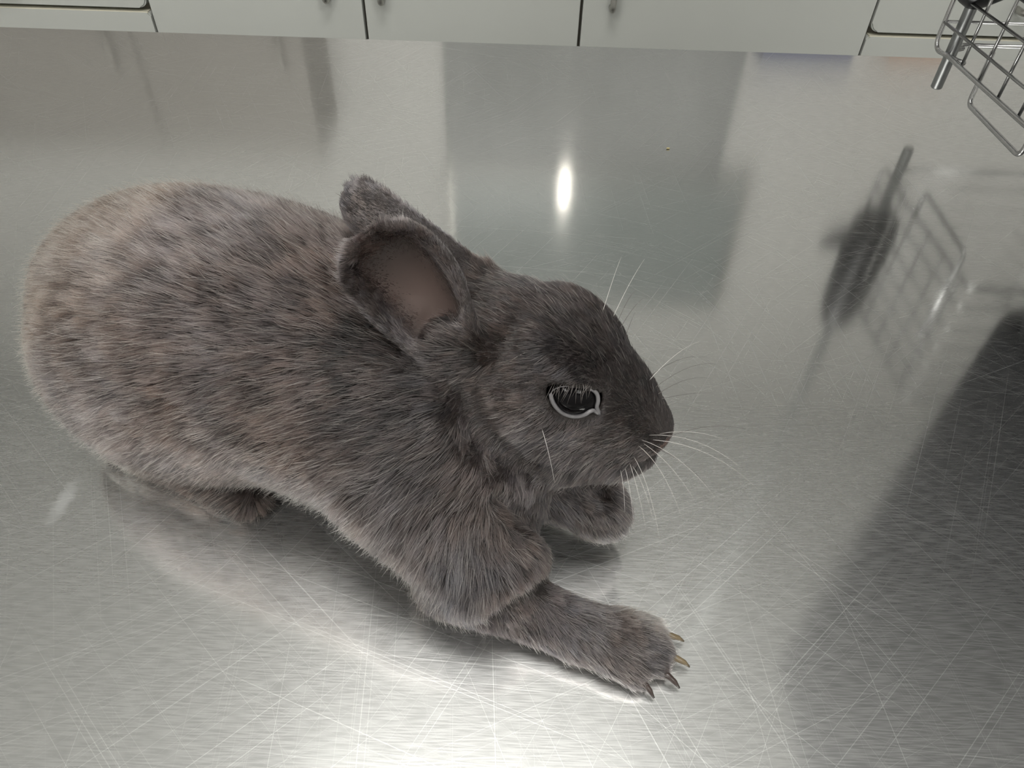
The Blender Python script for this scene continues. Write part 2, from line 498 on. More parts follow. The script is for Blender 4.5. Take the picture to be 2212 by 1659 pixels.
def add_cap(a, b, ra, rb, k=.02, sub=False):
    a, b = np.array(a, np.float32), np.array(b, np.float32)
    m = max(ra, rb)
    s, P = region(np.minimum(a, b) - m, np.maximum(a, b) + m, .035)
    ab = b - a
    tt = np.clip(((P - a) @ ab) / (ab @ ab), 0, 1)
    d = np.linalg.norm(P - a - tt[..., None] * ab, axis=-1) - (ra + (rb - ra) * tt)
    VOL[s] = -smin(-VOL[s], d, k) if sub else smin(VOL[s], d, k)

def both(fn, *pts, **kw):
    pass

# trunk
add_ell((-.088, .000, .074), (.075, .060, .068), .03)
add_ell((-.042, .001, .084), (.080, .063, .070), .03)
add_ell((.012, .000, .079), (.085, .062, .068), .03)
add_ell((.072, -.004, .070), (.066, .056, .060), .03)
# hips and hind feet
for sg in (-1, 1):
    add_ell((-.080, .037 * sg, .052), (.070, .031, .051), .02)
    add_cap((-.115, .046 * sg, .011), (-.022, .050 * sg, .009), .012, .010, .008)
# tail
add_ell((-.156, .004, .036), (.019, .018, .022), .012)
# neck, chest
add_cap((.045, .0, .086), (.110, .003, .104), .050, .035, .03)
add_ell((.108, .0, .060), (.040, .042, .040), .025)
# near foreleg
add_cap((.082, -.044, .068), (.128, -.054, .038), .032, .028, .02)
add_cap((.113, -.058, .020), (.172, -.059, .012), .0200, .0130, .012)
add_ell((.194, -.057, .0105), (.027, .0155, .0098), .010, rot_from(4, 6))
for dy, dx in ((-.0115, .010), (-.004, .0185), (.004, .020), (.0115, .013)):
    add_cap((.194, -.057 + dy * .7, .009), (.198 + dx, -.056 + dy * 1.1, .0070), .0062, .0050, .004)
# far foreleg, lifted under the chin
add_cap((.085, .016, .058), (.135, .008, .046), .030, .0185, .012)
add_cap((.120, .008, .046), (.163, .003, .034), .0175, .0140, .008)
add_cap((.104, -.011, .052), (.158, .000, .035), .0205, .0160, .006)
add_ell((.168, .002, .027), (.0170, .0140, .0155), .008, rot_from(-35))
# head
add_ell((.124, .006, .122), (.039, .0310, .0300), .012, rot_from(-20))
add_ell((.146, .007, .113), (.034, .0262, .0275), .012, rot_from(-38))
add_ell((.166, .009, .098), (.0260, .0200, .0220), .012, rot_from(-40))
for sg in (-1, 1):
    add_ell((.139, .006 + sg * .013, .0890), (.031, .0200, .0245), .010, rot_from(-28))
    add_ell((.165, .009 + sg * .009, .0775), (.0190, .013, .015), .008)
    add_ell((.145, .006 + sg * .017, .137), (.018, .0085, .0065), .008, rot_from(-30))
add_ell((.1815, .010, .0915), (.0128, .0125, .0130), .006)
add_ell((.1775, .009, .0735), (.0125, .011, .0090), .006)
add_ell((.1945, .009, .0792), (.0105, .018, .0030), .002, rot_from(-8), sub=True)

# ---- ears: cupped sheets, splatted into the same field
def ear(base, tip, opening, L_w, thick, cup, bend):
    base, tip = np.array(base), np.array(tip)
    axv = tip - base; Ln = np.linalg.norm(axv); axv /= Ln
    op = np.array(opening, float); op -= axv * (op @ axv); op /= np.linalg.norm(op)
    side = np.cross(axv, op)
    nu, nv = 150, 90
    u = np.linspace(0, 1, nu)[:, None]; v = np.linspace(-1, 1, nv)[None, :]
    half = L_w * np.interp(u, [0, .12, .3, .5, .7, .85, .94, 1.0], [.55, .74, .93, 1.0, .96, .85, .68, .34])
    ph = np.radians(np.interp(u, [0, .15, .35, .6, 1.0], cup))
    R = half / ph
    a = v * ph
    c = base + axv * (u * Ln)[..., None] + op * (bend * np.sin(np.pi * u))[..., None]
    P = c + side * (R * np.sin(a))[..., None] + op * (R * (1 - np.cos(a)) - half * .25)[..., None]
    n = -(side * np.sin(a)[..., None]) + op * np.cos(a)[..., None]
    th = thick * np.interp(np.abs(v), [0, .75, .92, 1], [.85, .9, 1.25, 1.3]) * np.interp(u, [0, .2, .85, 1], [1.3, 1.0, 1.0, 1.25])
    return P.reshape(-1, 3), np.broadcast_to(th, P.shape[:2]).reshape(-1), dict(base=base, axis=axv, open=op, side=side, L=Ln, P=P, n=n)

def splat(P, th, k):
    s, G = region(P.min(0), P.max(0), .02)
    D = np.full(G.shape[:3], 1.0, np.float32)
    o0 = np.array([sl.start for sl in s])
    ci = np.round((P - GMIN) / VOX).astype(int) - o0
    w = 4
    for dx in range(-w, w + 1):
        for dy in range(-w, w + 1):
            for dz in range(-w, w + 1):
                q = ci + (dx, dy, dz)
                ok = np.all((q >= 0) & (q < D.shape), axis=1)
                qq = q[ok]
                pos = GMIN + (qq + o0) * VOX
                d = (np.linalg.norm(pos - P[ok], axis=1) - th[ok]).astype(np.float32)
                np.minimum.at(D, (qq[:, 0], qq[:, 1], qq[:, 2]), d)
    VOL[s] = smin(VOL[s], np.where(D > .5, .05, D), k)

EARS = []
for base, tip, opn in (((.103, -.020, .131), (.065, -.024, .187), (.25, -1.0, .45)),
                       ((.096, .022, .131), (.026, .021, .170), (.25, 1.0, .25))):
    P, th, inf = ear(base, tip, opn, .0262, .0019, [125, 112, 88, 66, 50], -.006)
    splat(P, th, .004)
    EARS.append(inf)
# thickened ear root
add_cap((.112, -.015, .128), (.098, -.0215, .141), .012, .0095, .010)
add_cap((.108, .018, .128), (.090, .022, .137), .012, .0095, .010)

# ---- where a line of sight from the camera meets the body (rabbit frame)
_inv = Matrix.Rotation(-RABBIT_A, 3, 'Z')
CAM_R = np.array(_inv @ (Vector((0, 0, CAM_H)) - RABBIT_O))
def sight(px, py):
    d = _f * CAM_F + _r * (px - 1106.0) - _u * (py - 829.5)
    return np.array(_inv @ d.normalized())
def vol_at(P):
    q = (P - GMIN) / VOX
    i = np.floor(q).astype(int); f = q - i
    ok = np.all((i >= 0) & (i < GN - 1), axis=-1)
    i = np.clip(i, 0, GN - 2)
    r = 0
    for a in (0, 1):
        for b in (0, 1):
            for c in (0, 1):
                w = (f[..., 0] if a else 1 - f[..., 0]) * (f[..., 1] if b else 1 - f[..., 1]) * (f[..., 2] if c else 1 - f[..., 2])
                r = r + w * VOL[i[..., 0] + a, i[..., 1] + b, i[..., 2] + c]
    return np.where(ok, r, 1.0)
def hit(px, py):
    d = sight(px, py)
    tt = np.arange(.12, .75, .0006)
    v = vol_at(CAM_R + tt[:, None] * d)
    k = np.nonzero(v < 0)[0]
    return CAM_R + (tt[k[0]] if len(k) else tt[np.argmin(v)]) * d
def grad(P):
    e = .002
    g = np.array([vol_at((P + e * np.eye(3)[i])[None])[0] - vol_at((P - e * np.eye(3)[i])[None])[0] for i in range(3)])
    return g / (np.linalg.norm(g) + 1e-9)
CREASE_PTS = []
def crease(pts, rad, sink, k):
    H_ = [hit(*p) for p in pts]
    for p, q in zip(H_[:-1], H_[1:]): CREASE_PTS.extend([p * (1 - f) + q * f for f in (0, .25, .5, .75)])
    H_ = [h + grad(h) * (rad - sink) for h in H_]
    for p, q in zip(H_[:-1], H_[1:]):
        if np.linalg.norm(p - q) < .035: add_cap(p, q, rad, rad, k, sub=True)

_pp = (hit(925, 674) + hit(875, 674)) / 2 + sight(900, 674) * .0022
add_ell(tuple(_pp), (.0042, .0042, .0042), .004)   # close the ear membrane
crease([(1020, 880), (1045, 935), (1090, 985), (1150, 1022), (1220, 1047), (1290, 1060)], .0070, .0072, .006)
crease([(1000, 835), (1060, 818), (1110, 838), (1170, 852)], .0040, .0030, .004)
crease([(1135, 690), (1105, 745), (1080, 800)], .0035, .0010, .004)
crease([(1085, 1070), (1130, 1115), (1175, 1145), (1215, 1165)], .0050, .0045, .005)
crease([(1040, 1345), (1100, 1310), (1150, 1280), (1185, 1252)], .0050, .0035, .005)

# eye sockets: the near one from the photograph, the far one mirrored
EYE_R = 0.0125
HEAD_Y = 0.0075
_h = hit(1242, 868); _n = grad(_h)
EYE_N = [Vector(_n), Vector((_n[0], -_n[1], _n[2]))]
_c = _h - _n * (EYE_R - .0036)
EYES = [Vector(_c), Vector((_c[0], 2 * HEAD_Y - _c[1], _c[2]))]
EYE_FRAMES = []
for e, nv in zip(EYES, EYE_N):
    e1 = Vector((.95, 0, -.30)); e1 -= nv * e1.dot(nv); e1.normalize()
    e2 = nv.cross(e1)
    if e2.z < 0: e2 = -e2
    Fm = Matrix((e1, e2, nv)).transposed()
    if Fm.determinant() < 0: Fm = Matrix((-e1, e2, nv)).transposed()
    EYE_FRAMES.append(Fm)
    add_ell(tuple(e), (EYE_R + .0004, (EYE_R + .0004) * .80, EYE_R + .0004), .0012, np.array(Fm), sub=True)

VOL = np.maximum(VOL, -(np.broadcast_to(ax[2][None, None, :], GN) - 0.0008).astype(np.float32))

def surface_nets(vol):
    ins = vol < 0
    n = np.array(vol.shape)
    cnt = np.zeros(n - 1, np.int8)
    for i in (0, 1):
        for j in (0, 1):
            for k in (0, 1):
                cnt += ins[i:n[0] - 1 + i, j:n[1] - 1 + j, k:n[2] - 1 + k]
    cells = np.argwhere((cnt > 0) & (cnt < 8))
    idx = np.full(n - 1, -1, np.int64)
    idx[tuple(cells.T)] = np.arange(len(cells))
    acc = np.zeros((len(cells), 3)); num = np.zeros(len(cells))
    cor = [np.array((i, j, k)) for i in (0, 1) for j in (0, 1) for k in (0, 1)]
    for a in range(8):
        for b in range(a + 1, 8):
            if np.abs(cor[a] - cor[b]).sum() != 1: continue
            va = vol[tuple((cells + cor[a]).T)]; vb = vol[tuple((cells + cor[b]).T)]
            m = (va < 0) != (vb < 0)
            tt = np.where(m, va / np.where(m, va - vb, 1), 0)
            acc += np.where(m[:, None], cor[a] + tt[:, None] * (cor[b] - cor[a]), 0); num += m
    verts = GMIN + VOX * (cells + acc / num[:, None])
    quads = []
    for axis in range(3):
        o1, o2 = [i for i in range(3) if i != axis]
        sl0 = [slice(None)] * 3; sl1 = [slice(None)] * 3
        sl0[axis] = slice(0, -1); sl1[axis] = slice(1, None)
        e = np.argwhere(ins[tuple(sl0)] != ins[tuple(sl1)])
        e = e[(e[:, o1] > 0) & (e[:, o2] > 0) & (e[:, o1] < n[o1] - 1) & (e[:, o2] < n[o2] - 1)]
        d1 = np.zeros(3, int); d1[o1] = 1; d2 = np.zeros(3, int); d2[o2] = 1
        q = np.stack([idx[tuple((e - d1 - d2).T)], idx[tuple((e - d2).T)], idx[tuple(e.T)], idx[tuple((e - d1).T)]], 1)
        flip = ins[tuple(e.T)]
        if axis == 1: flip = ~flip
        q[~flip] = q[~flip][:, ::-1]
        quads.append(q)
    return verts, np.concatenate(quads)

BV, BQ = surface_nets(VOL)
# light smoothing to remove voxel steps
def smooth_mesh(V, Q, it, lam=0.5):
    e = np.concatenate([Q[:, [0, 1]], Q[:, [1, 2]], Q[:, [2, 3]], Q[:, [3, 0]]])
    e = np.concatenate([e, e[:, ::-1]])
    deg = np.bincount(e[:, 0], minlength=len(V)).astype(float)
    for _ in range(it):
        s = np.stack([np.bincount(e[:, 0], weights=V[e[:, 1], i], minlength=len(V)) for i in range(3)], 1)
        V = V + lam * (s / deg[:, None] - V)
    return V
BV = smooth_mesh(BV, BQ, 2)

def mesh_normals(V, Q):
    fn = np.cross(V[Q[:, 2]] - V[Q[:, 0]], V[Q[:, 3]] - V[Q[:, 1]])
    vn = np.stack([np.bincount(Q.ravel(), weights=np.repeat(fn[:, i], 4), minlength=len(V)) for i in range(3)], 1)
    return vn / (np.linalg.norm(vn, axis=1)[:, None] + 1e-12), fn
VN, FN = mesh_normals(BV, BQ)

M['skin'] = mat('rabbit_skin', (0.085, 0.068, 0.062), 0.7, noise=.15, nscale=150)
me = bpy.data.meshes.new('body')
me.from_pydata(BV.tolist(), [], BQ.tolist()); me.update()
for p in me.polygons: p.use_smooth = True
body = link('body', me, M['skin'], rabbit)

# ---- coat: control points give the lie, length and colour of the fur (mirrored to the far side)
def lin(r, g, b):
    return [((c / 255.0) / 12.92 if c / 255.0 < .04045 else (((c / 255.0) + .055) / 1.055) ** 2.4) for c in (r, g, b)]
C_RUMP, C_BACK, C_FLANK = lin(186, 165, 146), lin(92, 79, 72), lin(124, 114, 109)
C_SHOULDER, C_HEAD, C_CHEEK = lin(114, 108, 105), lin(62, 55, 52), lin(98, 90, 86)
C_MUZ, C_ARM, C_PAW, C_PALE, C_EAR = lin(52, 46, 44), lin(100, 91, 88), lin(118, 112, 109), lin(190, 178, 160), lin(140, 133, 130)
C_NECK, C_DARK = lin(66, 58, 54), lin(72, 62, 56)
CP = [  # position, direction, length, lift (0..1), colour
    ((-.09, .0, .145), (-1, 0, -.15), .0150, .55, C_RUMP),
    ((-.13, -.03, .125), (-1, -.1, -.35), .0150, .55, C_RUMP),
    ((-.165, .0, .085), (-.4, 0, -1), .0150, .55, C_RUMP),
    ((-.15, -.045, .085), (-.9, 0, -.45), .0150, .5, C_RUMP),
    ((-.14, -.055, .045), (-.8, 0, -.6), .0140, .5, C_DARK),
    ((-.155, .004, .03), (-.6, 0, -.8), .0140, .5, C_PALE),
    ((-.09, -.066, .085), (-1, 0, -.35), .0150, .5, C_FLANK),
    ((-.09, -.068, .045), (-.9, 0, -.55), .0150, .5, C_FLANK),
    ((-.12, -.058, .010), (-.7, 0, -.7), .0090, .5, C_PALE),
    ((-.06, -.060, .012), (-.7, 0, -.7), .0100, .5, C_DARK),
    ((-.03, -.062, .10), (-.95, 0, -.4), .0150, .5, C_BACK),
    ((-.03, -.064, .05), (-.85, 0, -.6), .0155, .5, C_FLANK),
    ((.03, -.060, .10), (-.85, 0, -.5), .0155, .5, C_BACK),
    ((.03, -.062, .05), (-.65, 0, -.8), .0160, .5, C_SHOULDER),
    ((.03, -.050, .015), (-.4, 0, -.9), .0140, .5, C_DARK),  # lower flank rows: brown fur, darkened further with underside shade in the colour
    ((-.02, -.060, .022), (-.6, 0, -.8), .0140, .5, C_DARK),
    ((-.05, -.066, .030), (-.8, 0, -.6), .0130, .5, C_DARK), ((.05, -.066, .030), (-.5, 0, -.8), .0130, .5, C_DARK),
    ((.08, -.075, .07), (-.5, 0, -.9), .0150, .5, C_SHOULDER),
    ((.115, -.085, .05), (-.12, 0, -1), .0140, .5, C_SHOULDER),
    ((.09, -.075, .025), (-.15, 0, -1), .0140, .5, C_DARK),  # under the shoulder, underside shade is put into the coat colour too
    ((-.03, .0, .155), (-1, 0, 0), .0150, .5, C_FLANK),
    ((.03, .0, .147), (-1, 0, -.05), .0150, .5, C_BACK),
    ((.07, .0, .138), (-1, 0, -.1), .0135, .5, C_NECK),
    ((.075, -.035, .115), (-.85, 0, -.5), .0135, .5, C_NECK),
    ((.10, -.035, .090), (-.7, 0, -.7), .0110, .45, C_NECK),
    ((.105, -.010, .14), (-.9, 0, .1), .0075, .45, C_NECK),
    ((.13, .006, .15), (-.95, 0, .12), .0070, .45, C_HEAD),
    ((.155, .008, .135), (-.8, 0, .6), .0060, .4, C_HEAD),
    ((.175, .010, .115), (-.6, 0, .75), .0045, .4, C_MUZ),
    ((.192, .010, .096), (-.5, 0, .8), .0028, .35, C_MUZ),
    ((.135, -.025, .138), (-.85, -.1, -.1), .0065, .45, C_HEAD),
    ((.147, -.024, .143), (-.45, -.6, -.35), .0062, .55, C_HEAD),
    ((.13, -.028, .122), (-.9, 0, -.25), .0070, .45, C_CHEEK),
    ((.15, -.022, .108), (-.85, 0, -.35), .0070, .45, C_CHEEK),
    ((.13, -.028, .097), (-.75, 0, -.6), .0085, .45, C_CHEEK),
    ((.145, -.022, .083), (-.5, 0, -.85), .0095, .45, C_CHEEK),
    ((.172, -.010, .105), (-.8, -.1, .05), .0050, .4, C_MUZ),
    ((.178, -.006, .090), (-.8, -.1, -.35), .0050, .4, C_MUZ),
    ((.165, -.004, .076), (-.35, 0, -.9), .0080, .45, C_CHEEK),
    ((.172, .009, .064), (-.2, 0, -1), .0065, .45, C_CHEEK),
    ((.186, .009, .078), (-.6, 0, -.6), .0028, .4, C_MUZ),
    ((.125, -.075, .022), (.35, -.1, -.9), .0085, .4, C_ARM),
    ((.15, -.072, .020), (.6, -.1, -.75), .0070, .4, C_ARM),
    ((.15, -.060, .030), (.8, -.3, -.45), .0070, .4, C_ARM),
    ((.15, -.045, .020), (.8, .2, -.5), .0070, .4, C_ARM),
    ((.195, -.058, .022), (.95, -.12, -.2), .0060, .35, C_PAW),
    ((.195, -.075, .008), (.7, -.4, -.4), .0065, .45, C_PAW),
    ((.200, -.040, .008), (.8, .4, -.2), .0085, .6, C_PALE),
    ((.218, -.057, .010), (1, -.05, -.2), .0062, .35, C_PAW),
]
cp = [c for c in CP] + [((p[0], -p[1] + .012, p[2]), (d[0], -d[1], d[2]), l, li, co) for p, d, l, li, co in CP if p[1] < -.03 and p[0] < .175 and not (p[0] > .11 and p[2] < .055)]
cp += [((.125, -.005, .050), (.4, -.3, -.85), .0090, .45, C_ARM), ((.15, -.010, .040), (.7, -.2, -.7), .0080, .45, C_PAW),
       ((.172, .002, .030), (.7, -.1, -.8), .0075, .45, C_PAW), ((.15, .02, .040), (.7, .2, -.7), .0080, .45, C_ARM),
       ((.165, .002, .014), (.4, 0, -.7), .0075, .5, C_PALE)]
CPp = np.array([c[0] for c in cp]); CPd = np.array([c[1] for c in cp], float); CPd /= np.linalg.norm(CPd, axis=1)[:, None]
COAT = 0.23
CPv = np.concatenate([CPd, np.array([[c[2], c[3]] for c in cp]), np.array([c[4] for c in cp])], 1)

def interp_cp(P):
    out = np.zeros((len(P), CPv.shape[1]))
    for i in range(0, len(P), 20000):
        d2 = ((P[i:i + 20000, None, :] - CPp[None]) ** 2).sum(-1)
        w = 1.0 / (d2 + 1.2e-4) ** 2.2
        out[i:i + 20000] = (w / w.sum(1)[:, None]) @ CPv
    return out

_lat = rng.random((8, 64, 64, 64)).astype(np.float32)
def vnoise(P, freq, seed):
    q = P * freq + seed * 7.31 + 100.0
    i = np.floor(q).astype(int); f = q - i; f = f * f * (3 - 2 * f)
    L = _lat[seed % 8]
    r = 0
    for a in (0, 1):
        for b in (0, 1):
            for c in (0, 1):
                w = (f[:, 0] if a else 1 - f[:, 0]) * (f[:, 1] if b else 1 - f[:, 1]) * (f[:, 2] if c else 1 - f[:, 2])
                r = r + w * L[(i[:, 0] + a) % 64, (i[:, 1] + b) % 64, (i[:, 2] + c) % 64]
    return r

# ear coordinates of the body vertices
NVt = len(BV)
ear_id = np.full(NVt, -1); ear_u = np.zeros(NVt); ear_v = np.zeros(NVt); ear_in = np.zeros(NVt, bool)
for ei, inf in enumerate(EARS):
    Pg = inf['P']; nu, nv = Pg.shape[:2]; flat = Pg.reshape(-1, 3); nfl = inf['n'].reshape(-1, 3)
    kd = kdtree.KDTree(len(flat))
    for i, p in enumerate(flat): kd.insert(p, i)
    kd.balance()
    lo, hi = flat.min(0) - .006, flat.max(0) + .006
    for vi in np.nonzero(np.all((BV > lo) & (BV < hi), axis=1))[0]:
        _, i, d = kd.find(BV[vi])
        if d < .0046:
            ear_id[vi] = ei; ear_u[vi] = (i // nv) / (nu - 1); ear_v[vi] = (i % nv) / (nv - 1) * 2 - 1
            ear_in[vi] = VN[vi] @ nfl[i] > 0.15

A = interp_cp(BV)
v_dir, v_len, v_lift, v_col = A[:, :3].copy(), A[:, 3].copy(), A[:, 4].copy(), A[:, 5:8].copy()
v_den = np.ones(NVt)
_b = np.clip((v_len - .010) / .004, 0, 1)
v_len = v_len * (1 - .24 * _b); v_lift = v_lift * (1 + .35 * _b)
for ei, inf in enumerate(EARS):
    m = (ear_id == ei) & (ear_u > .12)
    out = m & ~ear_in; inn = m & ear_in
    k = np.clip((ear_u - .12) / .2, 0, 1)[:, None]
    rim = np.clip((np.abs(ear_v) - .45) / .4, 0, 1)
    v_dir = np.where(out[:, None], v_dir * (1 - k) + inf['axis'] * k, v_dir)
    v_len = np.where(out, .0048 - .0022 * k[:, 0], v_len)
    v_col = np.where(out[:, None], v_col * (1 - k) + np.array(C_EAR) * k, v_col)
    sgn = np.sign(ear_v)[:, None]
    v_dir = np.where(inn[:, None], inf['axis'] * .75 + inf['side'] * sgn * 0.55, v_dir)
    v_len = np.where(inn, .0022 + .0026 * rim, v_len)
    tipd = np.clip((ear_u - .75) / .15, 0, 1)
    v_len = np.where(inn, np.maximum(v_len, .0034 * tipd), v_len)
    v_den = np.where(inn, np.maximum(np.clip((np.abs(ear_v) - .22) / .3, 0, 1), tipd), v_den)
    v_col = np.where(inn[:, None], np.array(lin(84, 70, 64)) * (1 - rim[:, None]) + np.array(C_EAR) * rim[:, None], v_col)
# bare places: eye openings, nose pad, soles
for e, sg in zip(EYES, (-1, 1)):
    q = (BV - np.array(e)) @ np.array(EYE_FRAMES[0 if sg < 0 else 1])
    d = np.linalg.norm(q / np.array((1, .80, 1)), axis=1)
    v_den = np.where(d < EYE_R + .0016, 0, v_den)
    near = np.clip((d - EYE_R - .001) / .008, 0, 1)
    v_len = v_len * (.35 + .65 * near)
    away = BV - np.array(e); away /= np.linalg.norm(away, axis=1)[:, None]
    v_dir = v_dir * (.35 + .65 * near)[:, None] + away * (.65 * (1 - near))[:, None]
cpt = np.array(CREASE_PTS)
for i in range(0, NVt, 20000):
    dm = np.sqrt(((BV[i:i + 20000, None, :] - cpt[None]) ** 2).sum(-1).min(1))
    v_len[i:i + 20000] = np.minimum(v_len[i:i + 20000], np.maximum(.0058, v_len[i:i + 20000] * (.45 + .55 * np.clip((dm - .004) / .008, 0, 1))))
v_len = np.where(BV[:, 2] < .003, v_len * .6, v_len)
v_den = v_den * np.clip(.011 / np.maximum(v_len, .0025), 1.0, 3.0)
tang = v_dir - VN * (v_dir * VN).sum(1)[:, None]
tang /= np.linalg.norm(tang, axis=1)[:, None] + 1e-9

# skin colour of the body mesh (inner ear and nose are bare and pinkish)
sk = np.tile(np.array([*lin(46, 41, 39), 1.0]), (NVt, 1))
bare = (ear_id >= 0) & ear_in
_rm = np.clip(np.maximum((np.abs(ear_v) - .25) / .45, (ear_u - .5) / .35), 0, 1)[:, None]
sk[:, :3] = np.where(bare[:, None], np.array(lin(92, 77, 72)) * (1 - _rm) + np.array(lin(50, 42, 39)) * _rm, sk[:, :3])  # edges and tip: dark hair and the cup's shading put into the skin
nose_m = np.linalg.norm((BV - np.array((.192, .010, .0865))) / np.array((.008, .012, .008)), axis=1) < 1
sk[nose_m, :3] = lin(104, 84, 76)
att = me.color_attributes.new('skin_tone', 'FLOAT_COLOR', 'POINT')
att.data.foreach_set('color', sk.astype(np.float32).ravel())
nt = M['skin'].node_tree
an = nt.nodes.new('ShaderNodeAttribute'); an.attribute_name = 'skin_tone'
nt.links.new(an.outputs['Color'], nt.nodes['Principled BSDF'].inputs['Base Color'])

def sample_roots(n, dens):
    tri = np.concatenate([BQ[:, [0, 1, 2]], BQ[:, [0, 2, 3]]])
    ar = np.linalg.norm(np.cross(BV[tri[:, 1]] - BV[tri[:, 0]], BV[tri[:, 2]] - BV[tri[:, 0]]), axis=1) * dens[tri].mean(1)
    f = rng.choice(len(tri), n, p=ar / ar.sum())
    a, b = rng.random(n), rng.random(n)
    s = a + b > 1; a[s], b[s] = 1 - a[s], 1 - b[s]
    w = np.stack([1 - a - b, a, b], 1)
    T = tri[f]
    g = lambda X: (X[T] * (w[..., None] if X.ndim == 2 else w)).sum(1)
    return g(BV), g(VN), g(tang), g(v_len), g(v_lift), g(v_col)

NP_ = 5
def strands(R, Nn, Tg, Ln, Li, jit, bend_noise=.25):
    n = len(R)
    Nn = Nn / (np.linalg.norm(Nn, axis=1)[:, None] + 1e-9)
    nz = np.stack([vnoise(R, 90, 1) - .5, vnoise(R, 90, 2) - .5, vnoise(R, 90, 3) - .5], 1) * 1.3
    nz += np.stack([vnoise(R, 35, 4) - .5, vnoise(R, 35, 5) - .5, vnoise(R, 35, 6) - .5], 1) * .7
    T = Tg + nz * bend_noise + jit
    T -= Nn * (T * Nn).sum(1)[:, None]; T /= np.linalg.norm(T, axis=1)[:, None] + 1e-9
    P = np.zeros((n, NP_, 3)); p = R - Nn * .0008
    P[:, 0] = p
    for k in range(1, NP_):
        f = (k - .5) / (NP_ - 1)
        ang = (Li * (1.25 - .95 * f))[:, None]
        p = p + (Nn * np.sin(ang) + T * np.cos(ang)) * (Ln / (NP_ - 1))[:, None]
        P[:, k] = p
    return P

def build_hair(name, P, rad, col, material, kind='stuff'):
    n = len(P)
    P[..., 2] = np.maximum(P[..., 2], .0006 + .0004 * rng.random((n, 1)))
    hc = bpy.data.hair_curves.new(name)
    hc.add_curves([NP_] * n)
    hc.attributes['position'].data.foreach_set('vector', P.astype(np.float32).ravel())
    ra = hc.attributes.get('radius') or hc.attributes.new('radius', 'FLOAT', 'POINT')
    prof = np.array([1.0, 1.0, .85, .6, .18])
    ra.data.foreach_set('value', (rad[:, None] * prof[None]).astype(np.float32).ravel())
    ca = hc.attributes.new('hair_col', 'FLOAT_COLOR', 'CURVE')
    ca.data.foreach_set('color', np.concatenate([col, np.ones((n, 1))], 1).astype(np.float32).ravel())
    hc.materials.append(material)
    o = bpy.data.objects.new(name, hc); COL.objects.link(o); o.parent = rabbit
    o['kind'] = kind
    return o

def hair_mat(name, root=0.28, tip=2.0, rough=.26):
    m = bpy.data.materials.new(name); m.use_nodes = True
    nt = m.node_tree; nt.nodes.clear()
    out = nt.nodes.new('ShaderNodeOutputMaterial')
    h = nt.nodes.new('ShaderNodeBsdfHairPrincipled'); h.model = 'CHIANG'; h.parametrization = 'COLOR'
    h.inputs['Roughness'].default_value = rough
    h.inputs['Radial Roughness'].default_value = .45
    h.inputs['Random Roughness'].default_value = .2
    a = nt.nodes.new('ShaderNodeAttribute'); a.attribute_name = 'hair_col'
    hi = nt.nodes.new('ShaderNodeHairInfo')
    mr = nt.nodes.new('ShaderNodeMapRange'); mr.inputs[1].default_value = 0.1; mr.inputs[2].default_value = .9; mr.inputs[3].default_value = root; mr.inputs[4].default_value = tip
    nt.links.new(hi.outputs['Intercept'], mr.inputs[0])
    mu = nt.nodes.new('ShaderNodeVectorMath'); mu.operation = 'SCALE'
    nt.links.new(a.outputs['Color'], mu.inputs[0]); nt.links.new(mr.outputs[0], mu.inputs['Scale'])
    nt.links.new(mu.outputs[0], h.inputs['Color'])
    nt.links.new(h.outputs[0], out.inputs[0])
    return m

